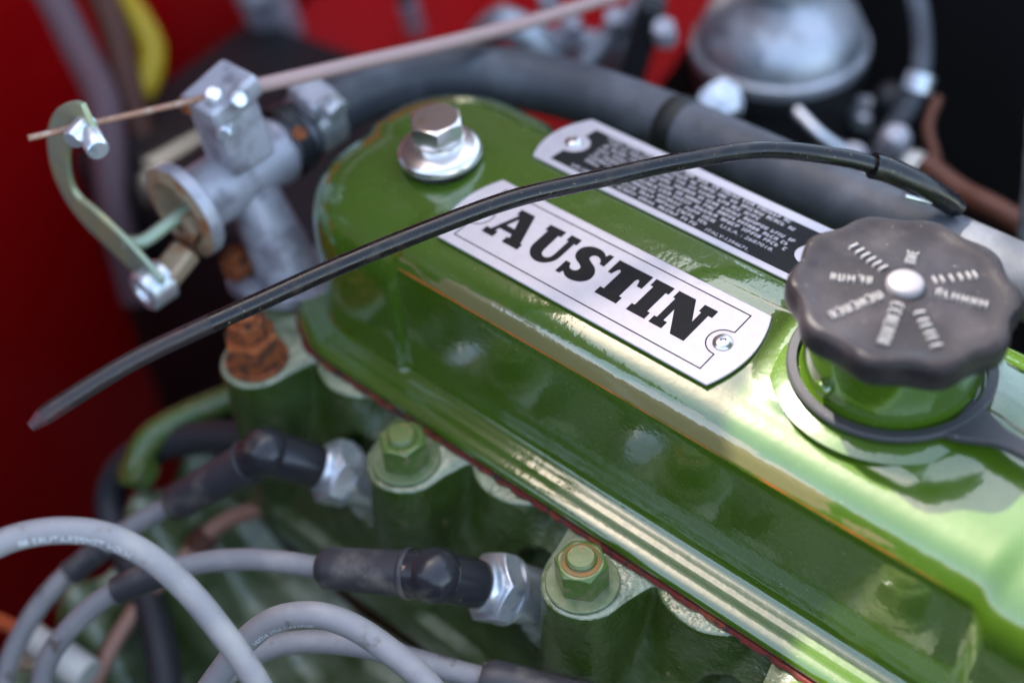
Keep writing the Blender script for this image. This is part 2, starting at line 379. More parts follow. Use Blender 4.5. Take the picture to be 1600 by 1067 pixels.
for p, nv in OUT:
    back = p.y > 75; wv = waist(p.x, back) if abs(nv.x) < .02 else 0.
    for i, (d, z) in enumerate(FL): q = p + nv * d; ringlist[i].append((q.x, q.y, z))
    for i, (a, b_) in enumerate(zip(ENDP, MIDP)):
        extra = 5.0 * wv if back else 0.
        d = lerp(a[0], b_[0], wv) + extra * sstep(0, 4, i); z = lerp(a[1], b_[1], wv)
        q = p + nv * d
        z += (ztop(q.y) - ztop(46.)) * sstep(10., 62., z) * (1 if back else .0)
        ringlist[len(FL) + i].append((q.x, q.y, z))
    q0 = Vector(ringlist[len(FL) + len(MIDP) - 1][-1]); sp = Vector((max(XL + 58, min(XR - 58, q0.x)), 78., 0))
    for k in range(30):
        t = ((k + 1) / 30.); t1 = t * .985
        x = lerp(q0.x, sp.x, t1); y = lerp(q0.y, sp.y, t1)
        zt = ztop(y); off = (q0.z - ztop(q0.y)) * (1 - t) ** 2
        ringlist[len(FL) + len(MIDP) + k].append((x, y, zt + off + 1.5 * (1 - sstep(29, 40, math.hypot(x - 53, y - 75)))))
cb.rings(ringlist, True, False, True)
nO = len(OUT); vals = []; refl_band = []
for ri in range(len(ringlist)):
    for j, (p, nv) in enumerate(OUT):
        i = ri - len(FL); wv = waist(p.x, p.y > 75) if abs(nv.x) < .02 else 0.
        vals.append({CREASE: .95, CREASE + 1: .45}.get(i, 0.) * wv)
        refl_band.append({CREASE: .3, CREASE + 1: .9, CREASE + 2: .95, CREASE + 3: .8, CREASE + 4: .42}.get(i, 0.) * wv * (1. if p.y < 75 else 0.) * lerp(.55, 1., sstep(-92, -60, p.x)) * lerp(1., .60, sstep(10, 70, p.x)) * (1 - .6 * sstep(70, 108, p.x)))
cb.attr = {'crease': vals, 'rub': refl_band}  # masks of the painted orange and khaki reflections
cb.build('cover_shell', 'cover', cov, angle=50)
NECK = (53., 75.)
MB().lathe([(33, 65.6), (30, 66.9), (27.5, 67.5), (25.6, 68.0), (24.4, 69.4), (23.9, 71.5), (23.7, 76), (23.6, 90), (21.5, 90.6), (20, 90)], (*NECK, 0), seg=64, cap=False).build('filler_neck', 'cover', cov)
MB().lathe([(0, 2.0), (2.2, 2.0), (2.6, 1.2), (2.6, 0)], (46, 52.3, 75), (-.29, -.95, 0), 16, cap=False).build('neck_spot_weld', 'cover', cov)

gk = MB(); rs = [[], [], [], [], []]
for p, nv in OUT:
    j = noise.noise(Vector((p.x * .25, p.y * .25, 3))) * 1.1
    for i, (d, z) in enumerate([(8, .05), (-.9 + j, .05), (-1.5 + j, .8), (-.9 + j, 1.6), (8, 1.48)]):
        q = p + nv * d; rs[i].append((q.x, q.y, z))
gk.rings(rs, True, False, False)
tag(gk.build('cover_gasket', 'gasket'), 'thin rusty dark red gasket squeezed out beneath the rocker cover flange', 'gasket')

# ------------------------------------------------------------------ name plate
PV = nrm((0, 34.1, 2.5)); PN = Vector((1, 0, 0)).cross(PV)
def plate_fn(p0, v, n):
    p0 = Vector(p0)
    return lambda a, b, c: p0 + Vector((a, 0, 0)) + v * b + n * c
fp = plate_fn((-91, 41.2, 64.15), PV, PN)
def plate_outline(L, W, bl, br):
    o = [(lerp(0, L, i / 20), 0) for i in range(20)]
    o += [(L + br * (1 - (2 * t - 1) ** 2), W * t) for t in (i / 16 for i in range(16))]
    o += [(lerp(L, 0, i / 20), W) for i in range(20)]
    o += [(-bl * (1 - (2 * t - 1) ** 2), W * (1 - t)) for t in (i / 16 for i in range(16))]
    return o
np_ = thing('name_plate', 'silver riveted plate lettered AUSTIN in black slab capitals', 'name plate', (-38, 57, 64))
MB().prism(plate_outline(106, 32, 4.6, 4.0), 0, .8, fp).build('plate', 'plate', np_, bevel=.2)
LET = {
 'A': [[(10.4, 9.9), (15.1, 9.9), (15.1, 12.5), (14.0, 12.5), (14.5, 14.1), (19.7, 14.1), (20.1, 12.5), (19.1, 12.5), (19.1, 9.9), (25.6, 9.9), (25.6, 12.5), (24.8, 12.5), (20.6, 24.6), (14.9, 24.6), (14.9, 22.2), (16.0, 22.0), (12.2, 12.5), (10.4, 12.5)],
       [(15.5, 16.4), (17.2, 20.6), (18.9, 16.4)]],
 'I': [[(69.4, 9.7), (76.3, 9.7), (76.3, 12.6), (75.2, 12.6), (75.2, 21.6), (76.3, 21.6), (76.3, 24.7), (69.4, 24.7), (69.4, 21.6), (70.5, 21.6), (70.5, 12.6), (69.4, 12.6)]],
 'T': [[(57.2, 9.7), (65.6, 9.7), (65.6, 12.6), (64.5, 12.6), (64.5, 20.6), (65.0, 21.4), (65.7, 21.0), (66.3, 18.9), (68.2, 18.9), (68.2, 24.7), (55.2, 24.7), (55.2, 18.7), (56.6, 18.7), (57.3, 20.9), (58.0, 21.5), (58.6, 20.6), (58.6, 12.6), (57.2, 12.6)]],
 'N': [[(77.9, 9.6), (82.7, 9.6), (82.7, 12.5), (81.3, 12.5), (81.3, 17.8), (86.0, 9.4), (91.0, 9.4), (91.0, 21.4), (92.4, 21.4), (92.4, 24.5), (87.6, 24.5), (87.6, 21.4), (88.5, 21.4), (88.5, 16.9), (84.2, 24.7), (78.0, 24.7), (78.0, 21.5), (78.9, 21.5), (78.9, 12.5), (77.9, 12.5)]],
}
def arcp(cx, cy, rx, ry, a0, a1, n=10):
    return [(cx + rx * math.cos(math.radians(lerp(a0, a1, i / n))), cy + ry * math.sin(math.radians(lerp(a0, a1, i / n)))) for i in range(n + 1)]
LET['U'] = [[(27.1, 24.6), (27.1, 22.0), (28.2, 22.0)] + arcp(33.6, 15.2, 5.4, 5.6, 180, 360, 20) + [(39.0, 22.0), (40.0, 22.0), (40.0, 24.7), (35.8, 24.7), (35.8, 22.0), (36.7, 22.0)]
            + arcp(34.7, 14.9, 2.0, 2.5, 0, -180, 14) + [(32.5, 22.0), (33.6, 22.0), (33.6, 24.7)]]
s_out = spline([(43.6, 11.2, 0), (45.4, 9.9, 0), (47.8, 9.6, 0), (50.6, 10.4, 0), (52.6, 12.6, 0), (52.6, 15.4, 0), (51.0, 17.6, 0), (48.6, 18.9, 0), (47.0, 19.9, 0), (47.1, 21.3, 0), (48.5, 22.0, 0), (50.3, 21.3, 0), (51.1, 19.7, 0)], 5)
s_in = spline([(50.7, 23.4, 0), (49.4, 24.4, 0), (47.0, 24.9, 0), (44.0, 24.2, 0), (42.0, 22.2, 0), (41.9, 19.7, 0), (43.2, 17.6, 0), (45.8, 16.3, 0), (47.1, 15.3, 0), (47.1, 14.0, 0), (46.0, 13.1, 0), (44.4, 13.4, 0), (43.4, 15.1, 0)], 5)
LET['S'] = [[(41.5, 9.8), (43.2, 9.8)] + [(p.x, p.y) for p in s_out] + [(52.9, 19.7), (52.9, 24.8), (51.2, 24.8)] + [(p.x, p.y) for p in s_in] + [(41.5, 15.1)]]
for ch in 'AUSTIN':
    vs_, fs_ = curve_mesh(LET[ch], .04)
    MB().add([fp(p.x, p.y, .83 + p.z) for p in vs_], fs_).build('letter', 'print', np_)
def ribbon(path, w, fn, z, closed=False):
    b = MB(); P = [Vector((*p, 0)) for p in path]; n = len(P); vs = []; fs = []
    for i, p in enumerate(P):
        a = P[(i - 1) % n] if closed or i else P[i]; c = P[(i + 1) % n] if closed or i < n - 1 else P[i]
        d1 = (p - a).normalized() if (p - a).length > 1e-6 else (c - p).normalized()
        d2 = (c - p).normalized() if (c - p).length > 1e-6 else d1
        t = (d1 + d2).normalized(); nn = Vector((-t.y, t.x, 0)); sc_ = w / 2 / max(.4, nn.dot(Vector((-d1.y, d1.x, 0))))
        for s_ in (-1, 1):
            q = p + nn * sc_ * s_
            vs += [fn(q.x, q.y, z), fn(q.x, q.y, z + .05)]
    for i in range(n if closed else n - 1):
        a = i * 4; c = ((i + 1) % n) * 4
        fs += [(a + 1, a + 3, c + 3, c + 1), (a, c, c + 2, a + 2), (a, a + 1, c + 1, c), (a + 2, c + 2, c + 3, a + 3)]
    return b.add(vs, fs)
RV = [(100.6, 15.4), (4.6, 15.8)]
bp = [(101.1, 3.8), (101.1, 10.4)] + arcp(100.6, 15.4, 4.95, 4.95, 275, 84, 18)[1:-1] + [(101.1, 20.6), (101.1, 28.6)]
bp += [(4.2, 28.6), (4.2, 20.9)] + arcp(4.6, 15.8, 4.95, 4.95, 95, -95, 18)[1:-1] + [(4.2, 10.6), (4.2, 3.8)]
ribbon(bp, .42, fp, .79, True).build('border_line', 'print', np_)
for (u, v) in RV:
    MB().lathe([(3.0, 0), (3.05, .35), (2.7, .95), (1.9, 1.35), (1.1, 1.45), (.85, 1.3), (.8, .5), (.3, .35)], fp(u, v, .78), PN, 28).build('rivet', 'rivet', np_)

# ------------------------------------------------------------------ patent plate
QV = nrm((0, 35, -4.2)); QN = Vector((1, 0, 0)).cross(QV)
fq = plate_fn((-92, 89.0, 66.15), QV, QN)
pp = thing('patent_plate', 'black printed data plate with rows of tiny silver text beside the hose', 'data plate', (-40, 105, 64))
MB().prism(plate_outline(106, 31.5, 4.4, 4.2), 0, .8, fq).build('plate', 'plate', pp, bevel=.2)
bo = [(5.4, 2.6), (100.6, 2.6), (100.6, 9.4)] + arcp(101, 15.3, 5.8, 5.8, 266, 94, 14) + [(100.6, 27.), (5.4, 27.), (5.4, 21.3)] + arcp(5., 15.3, 5.8, 5.8, 86, -86, 14) + [(5.4, 9.3)]
vs_, fs_ = curve_mesh([bo], .03); panel_ = MB().add([fq(p.x, p.y, .82 + p.z) for p in vs_], fs_).build('black_panel', 'print', pp)
for (u, v) in ((5., 15.3), (101., 15.3)):
    MB().lathe([(3.0, 0), (3.05, .35), (2.7, .95), (1.9, 1.35), (1.1, 1.45), (.4, 1.3)], fq(u, v, .78), QN, 24).build('rivet', 'rivet', pp)
rnd = random.Random(3)
def glyphs(u0, u1, v, h, gaps=()):
    """rows of worn, unreadable etched characters"""
    b = MB(); u = u0; zc = .862
    while u < u1:
        n = rnd.choice((2, 3, 4, 5, 6, 7))
        for _ in range(n):
            if u > u1 - 1.2: break
            wd = h * rnd.choice((.55, .62, .68, .3)); th = h * .2; k = rnd.randrange(5)
            R_ = [(0, 0, th, h)]
            if k in (0, 1, 3): R_.append((0, h - th, wd, h))
            if k in (0, 2, 4): R_.append((0, 0, wd, th))
            if k in (1, 2, 3): R_.append((0, h * .42, wd, h * .42 + th))
            if k in (1, 4): R_.append((wd - th, 0, wd, h))
            for qi, (a, c, d, e) in enumerate(R_):
                z = zc + qi * .004
                b.add([fq(u + a, v + c, z), fq(u + d, v + c, z), fq(u + d, v + e, z), fq(u + a, v + e, z)], [(0, 1, 2, 3)])
            u += wd + h * .24
        u += h * rnd.uniform(.5, .9)
        for (ga, gb) in gaps:
            if ga < u < gb: u = gb
    return b
H = 1.65
rowdef = [(3.7, 13.5, 66, ()), (6.35, 33, 68, ()), (9.0, 15, 69, ((22, 31),)), (11.7, 14.5, 93, ((52, 55),)), (14.3, 14.5, 92.5, ()), (17.0, 14, 94, ()), (19.7, 14, 80, ()), (22.4, 14.5, 90, ()), (25.0, 12, 87, ())]
for v, a, c, gp in rowdef: glyphs(a, c, v, H, gp).build('text_row', 'plate', panel_)
for body, u, v, wd in (('ITALY:1394671.', 68.2, 3.7, 16.4), ('U.S.A. : 2687018.', 70.4, 8.6, 19.8)):
    vs_, fs_ = text_mesh(body, 2.35); mx = max(p.x for p in vs_)
    MB().add([fq(u + p.x * wd / mx, v + p.y, .865) for p in vs_], fs_).build('text_row', 'plate', panel_)

# ------------------------------------------------------------------ cover bolt
BO = Vector((-117, 70, 65.2))
bt = thing('cover_bolt', 'shiny plated hex bolt on a domed cup washer at the cover end', 'bolt', BO)
MB().lathe([(6, .2), (13.0, .2), (13.4, 1.5), (12.6, 3.6), (6, 3.6)], BO, seg=48).build('rubber_seal', 'capblack', bt)
MB().lathe([(6, 2.6), (13.6, 2.2), (14.3, 3.0), (14.3, 4.6), (13.6, 5.8), (12.2, 6.5), (10.2, 6.6), (9.2, 7.2), (6, 7.2)], BO, seg=56).build('cup_washer', 'zinc', bt)
MB().lathe([(4, 6.8), (8.3, 6.8), (8.7, 7.4), (8.7, 9.6), (8.2, 10.1), (9.3, 10.3), (9.3, 10.9), (8., 11.3), (4, 11.3)], BO, seg=48).build('collar', 'zinc', bt)
MB().hexnut(BO + Vector((0, 0, 11.2)), 16.4, 6.6, rot=.30, both=True).build('hex_head', 'zinc', bt, angle=25)

# ------------------------------------------------------------------ oil filler cap
CO = Vector((*NECK, 0))
cap = thing('oil_filler_cap', 'scalloped black oil filler cap with worn raised lettering and strap', 'filler cap', (*NECK, 84))
tilt = Matrix.Rotation(math.radians(-2), 3, 'X') @ Matrix.Rotation(math.radians(1.5), 3, 'Y')
def capp(r, a, z):
    return Vector((*NECK, 93)) + tilt @ Vector((r * math.cos(a), r * math.sin(a), z - 90))
seg = 180; LOB = 10
lob = lambda a: .5 + .5 * math.cos(LOB * a + .6)
prof = [(20, 86, 0), (27.0, 86, .4), (28.2, 86.6, .8), (28.8, 87.6, 1), (29.2, 89, 1), (29.3, 93.2, 1), (28.9, 94.9, 1), (28.0, 95.9, .95), (26.6, 96.1, .8), (25.2, 95.6, .5), (22, 95.1, .2), (14, 95.4, 0), (9, 95.9, 0), (3, 96.2, 0)]
cbm = MB(); cbm.rings([[capp(r + 2.0 * k * lob(2 * math.pi * j / seg) - .6 * k, 2 * math.pi * j / seg, z) for j in range(seg)] for r, z, k in prof])
capo = cbm.build('cap_body', 'capblack', cap, angle=40)
MB().lathe([(5.0, 0), (5.0, 1.7), (4.6, 2.5), (3.8, 2.9), (1, 2.9)], capp(0, 0, 95.4), tilt @ Vector((0, 0, 1)), 32).build('centre_rivet', 'button', cap)
rnd = random.Random(11)
def radial_word(ang, r0, r1, h, kind):
    b = MB(); u = r0; ca, sa = math.cos(ang), math.sin(ang)
    def bit(u0, v0, u1, v1, hz=.8):
        pts = [(u0, v0), (u1, v0), (u1, v1), (u0, v1)]
        def W(p, z): 
            x = p[0] * ca - p[1] * sa; y = p[0] * sa + p[1] * ca
            r_ = math.hypot(x, y); zz = interp([(3, 96.2), (9, 95.9), (14, 95.4), (22, 95.1), (25.2, 95.6)], r_)
            return Vector((*NECK, 93)) + tilt @ Vector((x, y, zz - 90 + z))
        c = ((u0 + u1) / 2, (v0 + v1) / 2)
        top = [(c[0] + (p[0] - c[0]) * .75, c[1] + (p[1] - c[1]) * .75) for p in pts]
        b.add([W(p, -.3) for p in pts] + [W(p, hz) for p in top], [(4, 5, 6, 7), (0, 1, 5, 4), (1, 2, 6, 5), (2, 3, 7, 6), (3, 0, 4, 7)])
    while u < r1:
        wd = rnd.uniform(1.3, 1.9); t = .5; k = rnd.randrange(4) if kind else 9
        if k == 9: bit(u, -h / 2, u + t * 1.4, h / 2); wd = 1.1 + rnd.random() * .9
        else:
            bit(u, -h / 2, u + t, h / 2)
            if k in (0, 1): bit(u + wd - t, -h / 2, u + wd, h / 2)
            if k in (0, 2): bit(u + t, h / 2 - t, u + wd, h / 2)
            if k in (1, 2, 3): bit(u + t, -t / 2, u + wd - t, t / 2)
            if k in (2, 3): bit(u + t, -h / 2, u + wd, -h / 2 + t)
        u += wd + .7
    return b
for a_deg, r0, r1, h, kd in ((163, 8, 21, 3.6, 0), (207, 8.5, 18, 3.0, 1), (247, 7.5, 22, 3.0, 1), (287, 7.5, 23, 3.4, 1), (322, 10, 23, 3.4, 0), (22, 8, 21, 3.0, 1), (55, 8, 21, 3.2, 0), (112, 9, 14, 3.2, 1)):
    radial_word(math.radians(a_deg), r0, r1, h, kd).build('raised_word', 'capraised', capo)
# retaining strap: ring round the neck and a tail that leaves to the right
st = MB(); rs = []
for j in range(96):
    a = 2 * math.pi * j / 96
    rs.append([(NECK[0] + r * math.cos(a), NECK[1] + r * math.sin(a), 69.6 + z + .6 * math.sin(a + 1)) for r, z in ((25.6, -1.2), (28.0, -1.2), (28.6, -.4), (28.6, .7), (28.0, 1.3), (25.8, 1.3))])
rs.append(rs[0]); st.rings(rs, True, False, False)
sto = st.build('strap_ring', 'strap', cap)
tl = MB(); rs = []
for k in range(15):
    t = k / 14; c_ = Vector((NECK[0] + 24 + t * 58, NECK[1] - 6.5 - t * 9 + 2.5 * math.sin(t * 3), 69.6 + t * 5)); hw = lerp(8.0, 2.7, sstep(0, .26, t))
    rs.append([c_ + Vector(q) for q in ((0, -hw, -1.2), (0, hw, -1.2), (0, hw, 1.2), (0, -hw, 1.2))])
tl.rings(rs).build('strap_tail', 'strap', sto, bevel=.6)

# ------------------------------------------------------------------ cylinder head
NX = [-154., -77.5, 0., 77.]
def smin(a, b, k):
    h = max(k - abs(a - b), 0.) / k; return min(a, b) - h * h * k * .25
def yrec(z): return interp([(-64, -11), (-56, -8), (-46, -4), (-30, 4), (-14, 13), (-3, 19), (0, 20)], z)
PLUGS = [(Vector((-110.5, -5.7, -23.2)), nrm((-12.0, -13.5, 13.6))), (Vector((-29.1, -9.4, -16.7)), nrm((-8.5, -13.5, 13.7))), (Vector((46., -9.4, -16.7)), nrm((-8.5, -13.5, 13.7)))]
def yfront(x, z):
    y = yrec(z)
    for xk in NX:
        for cx, cy, r in ((xk, 2.5, 14.2), (xk + 32, 29.5, 20.5)):
            r2 = r + max(0, -z - 4) * .05; dx = abs(x - cx)
            if dx < r2: y = smin(y, cy - math.sqrt(r2 * r2 - dx * dx), 5.)
            elif dx < r2 + 6: y = smin(y, cy + (dx - r2) * 4, 5.)
    for P_, a in PLUGS:
        q = Vector((x, y, z)) - P_; q -= a * q.dot(a); d = q.length
        y += 9 * (1 - sstep(11., 15.5, d))
    if z < -62: y = min(y, lerp(y, -15., sstep(-62, -67, z)))
    if z < -80: y = lerp(y, -9., sstep(-80, -84, z))
    return y
hd = thing('cylinder_head', 'green painted cast iron cylinder head with bosses under the rocker cover', 'cylinder head', (0, 60, -90))
zs = [0.0, -.25, -.7, -1.4, -2.4] + [-4 - 2.0 * k for k in range(48)]
ins = {0: 1.5, 1: .75, 2: .3, 3: .08}
xs = [-176 + .75 * i for i in range(int(322 / .75))]
hb = MB(); rr = []
rr.append([(x, 70., 0.) for x in xs])
for i, z in enumerate(zs): rr.append([(x, yfront(x, z) + ins.get(i, 0) + .35 * noise.noise(Vector((x * .12, z * .12, 0))), z) for x in xs])
hb.rings(rr, False)
# left end wall of the head
col_ = [r[0] for r in rr]
hb.add(col_ + [(-176, 140, p[2]) for p in col_] , [(i, i + 1, len(col_) + i + 1, len(col_) + i) for i in range(1, len(col_) - 1)])
hb.add([(-176, 69.9, 0.), (-176, 140, 0.), (150, 140, 0.), (150, 69.9, 0.)], [(0, 1, 2, 3)])
hb.build('casting', 'head', hd, angle=60)

def head_nut(x, y, rot, label, rusty=False, rust_ring=False):
    o = Vector((x, y, 0)); t = thing('head_nut', label, 'nut', o, 'nuts on the cylinder head studs')
    r1, r2, r3 = (('rust',) * 3) if rusty else ('nutgreen', 'washgreen', 'stud')
    MB().lathe([(5, .1), (11.3, .1), (11.6, .5), (11.6, 1.3), (11.2, 1.7), (5, 1.7)], o, seg=48).build('washer', r2, t)
    MB().hexnut(o + Vector((0, 0, 1.7)), 17.5 if rusty else 14.6, 11.5 if rusty else 10.2, rot=rot).build('nut', r1, t, angle=25, bevel=.25)
    hh = 24. if rusty else 14.2
    if rusty: MB().hexnut(o + Vector((0, 0, 13.2)), 12.5, 7.5, rot=.2).build('lock_nut', 'rust', t, angle=25, bevel=.6)
    if rust_ring: MB().lathe([(4.8, 11.6), (6.3, 11.75), (6.1, 12.15), (4.8, 12.5)], o, seg=32, cap=False).build('rust_collar', 'softrust', t)
    MB().lathe([(3, 10), (4.7, 10), (4.7, 12.2), (4.3, 12.6), (4.7, 13.0), (4.7, hh - .8), (4.0, hh), (.5, hh + .1)], o, seg=32).build('stud_end', r3, t)
    return t
head_nut(NX[0], 2, .5, 'heavily rusted orange nut at the far left end of the cylinder head', True)
head_nut(NX[1], 2, .42, 'green painted nut standing between the two grey spark plug boots')
head_nut(NX[2], 1, .50, 'sharp green painted nut with rusty collar just right of the lower spark plug', rust_ring=True)
head_nut(NX[3], 1, .2, 'nut cut off by the bottom edge of the picture beside the gasket')

# ------------------------------------------------------------------ spark plugs and leads
def spark_plug(P_, a, label):
    t = thing('spark_plug', label, 'spark plug', P_, 'spark plugs along the head')
    MB().lathe([(4, -16), (9.5, -16), (9.8, -6), (11.4, -5.6), (11.4, -4), (5, -4)], P_, a, 40).build('seat', 'plug', t)
    MB().hexnut(P_ - a * 4.2, 21.5, 7.5, a, rot=.35, both=True).build('hexagon', 'plug', t, angle=25, bevel=.3)
    MB().lathe([(5, 3), (8.8, 3), (8.9, 5.2), (8.2, 6.4), (6, 6.6)], P_, a, 40).build('collar', 'plug', t)
    MB().lathe([(4.6, 6), (4.6, 14), (3, 15)], P_, a, 24).build('insulator', 'white', t)
spark_plug(*PLUGS[0], 'steel spark plug in the upper left recess nearest the rusted nut')
spark_plug(*PLUGS[1], 'steel spark plug in the recess left of the sharp green nut')

def lead(name, label, path, r, cat='ignition lead', boot=None, group='grey ignition leads'):
    p = spline(path, 10); t = thing(name, label, cat, path[0], group)
    MB().tube(p, r, 20).build('cable', 'lead', t)
    return t, p
def boot(t, plug, corner, end, r=7.5):
    P_, a = plug; corner = Vector(corner); end = Vector(end)
    s0 = P_ + a * 5.4
    pts = [s0, s0.lerp(corner, .5)]
    d1 = (corner - s0).normalized(); d2 = (end - corner).normalized()
    B = 6.5; A0 = corner - d1 * B; A1 = corner + d2 * B
    eb_ = MB().tube([s0.lerp(corner, k / 6) for k in range(7)], lambda u: r + .5 - .5 * (1 - sstep(0, .25, u)), 36)
    eb_.lathe([(max(.05, (r + 1.5) * math.sin(math.pi * k / 18)), -(r + 1.5) * math.cos(math.pi * k / 18)) for k in range(19)], corner, d1, 36)
    eb_.tube([corner.lerp(A1 + d2 * 2.5, k / 3) for k in range(4)], r + .3, 36)
    eb_.build('boot_elbow', 'elbow', t, angle=60)
    MB().tube([A1 + d2 * 1.6, A1 + d2 * 2.2, A1 + d2 * 3.2, A1 + d2 * 3.8], lambda u: r + .45 + .45 * math.sin(u * math.pi), 28).build('boot_ridge', 'boot', t)
    sl = [(A1 + d2 * 3).lerp(end, k / 14) for k in range(15)]
    MB().tube(sl, lambda u: lerp(r, r * .9, u) * (1 - .25 * sstep(.97, 1, u)), 28).build('boot_sleeve', 'boot', t)
L1 = [(-158.5, -48.1, -39.3), (-166.0, -58.1, -45.1), (-174.2, -73.7, -52.9), (-179.6, -89.7, -60.2), (-180.2, -104.8, -67.4), (-177.3, -117.8, -74.4), (-171.8, -128.4, -81.4)]
t1, p1 = lead('ignition_lead', 'grey lead with black elbow boot on the upper left spark plug', L1, 3.8); boot(t1, PLUGS[0], (-124.5, -21.4, -8.2), (-157.2, -46.7, -38.4))
MB().tube(spline([(-172., -70.5, -51.0), (-175.6, -78.2, -55.0), (-178.0, -84.6, -57.9)], 6), 4.9, 20).build('heat_shrink_sleeve', 'boot', t1)
L2 = [(-75.3, -42.4, -10.5), (-86.7, -48.4, -10.7), (-98.7, -55.2, -12.4), (-111.5, -64.7, -15.4), (-123.4, -75.7, -20.3), (-134.1, -88.7, -27.2), (-140.0, -101.7, -34.9), (-142.6, -113.9, -44.3), (-140.6, -123.1, -55.0)]
t2, p2 = lead('ignition_lead', 'grey lead with horizontal black boot on the spark plug left of the sharp nut', L2, 3.7); boot(t2, PLUGS[1], (-38.5, -24.6, -1.6), (-74.6, -42.0, -10.4))
MB().tube(spline([(-121.5, -73.8, -19.4), (-127.5, -80.4, -22.6), (-132.2, -86.0, -25.7)], 6), 4.9, 20).build('heat_shrink_sleeve', 'boot', t2)
L3 = [(-98.4, -125.2, 66.1), (-94.7, -115.6, 65.9), (-87.9, -106.4, 64.6), (-79.7, -98.9, 61.0), (-69.2, -93.9, 54.1), (-58.6, -91.9, 44.9), (-49.2, -91.8, 36.8), (-40.4, -92.3, 28.6), (-31.8, -93.9, 19.9)]
t3, p3 = lead('ignition_lead', 'large looping grey lead with white printed text at the left edge', L3, 3.65)
L4 = [(-62.5, -101.0, -3.9), (-60.0, -91.9, 4.8), (-56.3, -82.7, 14.2), (-51.0, -74.6, 20.3), (-41.8, -67.3, 23.0), (-31.3, -62.5, 21.6), (-19.0, -59.9, 17.4), (-8.6, -58.4, 12.2), (1.1, -59.0, 6.2)]
t4, p4 = lead('ignition_lead', 'sharp arching grey lead with dusty top at the bottom edge', L4, 3.8)
L5 = [(-82.8, -91.1, -34.8), (-78.8, -80.2, -27.3), (-72.3, -69.4, -21.6), (-61.5, -59.3, -19.6), (-47.8, -50.1, -20.2), (-31.2, -41.4, -23.3), (-13.1, -31.8, -26.9), (-0.3, -25.2, -28.7)]
t5, p5 = lead('ignition_lead', 'grey lead running under the arching lead to a boot at the bottom edge', L5, 3.8)
q5 = [Vector((-14.5, -32.6, -26.6)), Vector((2, -24.0, -28.6)), Vector((16, -16.8, -30.0))]
MB().tube(spline(q5, 6), lambda u: 6.9 * (1 - .2 * (1 - sstep(0, .08, u))), 24).build('boot_sleeve', 'boot', t5)
def lead_print(t, path, r, text, size, dirv, i0, flip=False):
    """white print wrapped on the side of a lead"""
    vs_, fs_ = text_mesh(text, size)
    L = [0.]
    for a, b_ in zip(path, path[1:]): L.append(L[-1] + (b_ - a).length)
    s0 = L[i0]; D = Vector(dirv).normalized(); out = []
    for p in vs_:
        s_ = s0 + (p.x if not flip else -p.x); k = 0
        while k < len(L) - 2 and L[k + 1] < s_: k += 1
        u = (s_ - L[k]) / max(1e-6, L[k + 1] - L[k]); c = path[k].lerp(path[k + 1], u)
        tg = (path[k + 1] - path[k]).normalized(); e = (D - tg * D.dot(tg)).normalized(); g_ = tg.cross(e)
        if flip: g_ = -g_
        an = (p.y - size * .35) / r
        out.append(c + (e * math.cos(an) - g_ * math.sin(an) * -1) * (r + .06))
    MB().add(out, fs_).build('printed_text', 'leadprint', t)
lead_print(t3, p3, 3.65, 'HIGH TEMPERATURE 80', 3.0, down * .55 - fwd * .84, 36, True)
lead_print(t4, p4, 3.8, 'HIGH TEMPERATURE', 2.4, down * .8 - fwd * .6, 22)

# ------------------------------------------------------------------ heater valve
hv = thing('heater_valve', 'cast grey heater tap with curved operating lever at the head end', 'heater valve', (-174, 37, 0))
fl = MB(); ol = []
for k in range(40):
    a = 2 * math.pi * k / 40; ol.append((-174 + 25 * math.cos(a) * (1 if abs(math.cos(a)) > .6 else .92), 37 + 15.5 * math.sin(a)))
rotf = lambda u, v, z: Vector((-174, 37, 0)) + Matrix.Rotation(math.radians(38), 3, 'Z') @ Vector((u + 174, v - 37, z))
fl.prism(ol, .3, 7, rotf).build('base_flange', 'alu', hv, bevel=1.2)
for sx in (-1, 1):
    c = rotf(-174 + sx * 19.5, 37, 7)
    bo_ = MB().hexnut(c, 11.5, 8, rot=.3).lathe([(4, 8), (4, 10.5), (.5, 10.8)], c, seg=20).build('flange_bolt', 'rust', hv, angle=25, bevel=.3)
MB().tube([(-174, 37, 5), (-177, 37, 15), (-182, 37, 28), (-189, 37, 44)], lambda u: lerp(12.5, 10., u), 28).build('stem', 'alu', hv)
AX = Vector((0, 1, 0)); VB = Vector((-190, 9, 46))
MB().lathe([(12.8, 0), (17.6, 0), (18.2, 1), (18.2, 4.4), (17.4, 5.4), (13, 7), (12.2, 10), (12.2, 40), (13, 42), (13, 46), (10.6, 48), (10.4, 52), (11.2, 53), (10.4, 56), (10.4, 66), (8, 67)], VB, AX, 40, cap=False).build('body', 'alu', hv)
MB().lathe([(17.9, -.2), (13.2, -1.4), (12.4, 1.5), (11.4, 6), (5, 6.5), (1, 6.5)], VB, AX, 40, cap=False).build('brass_seat', 'brass', hv)
MB().lathe([(1, -1), (6.5, -1), (6.5, 6)], VB + Vector((2, -1, -5)), AX, 6, cap=False).build('yoke', 'brass', hv)
MB().tube(spline([(-190, 16, 46), (-190, 2, 45), (-192, -7, 43), (-197, -11, 42.5)], 6), 2.6, 14).build('spindle', 'passivate', hv)
MB().box((-184, -2, 33), (5.5, 7, 3.4), Matrix.Rotation(.4, 3, 'X')).build('tongue', 'brass', hv, bevel=1.6)
lp = spline([(-190.0, 99.5, 0), (-196.0, 97.8, 0), (-208.3, 89.5, 0), (-219.9, 75.2, 0), (-226.0, 58.4, 0), (-222.0, 47.6, 0), (-208.4, 42.6, 0), (-196.4, 38.4, 0), (-184.8, 31.6, 0), (-181, 29.5, 0)], 8)
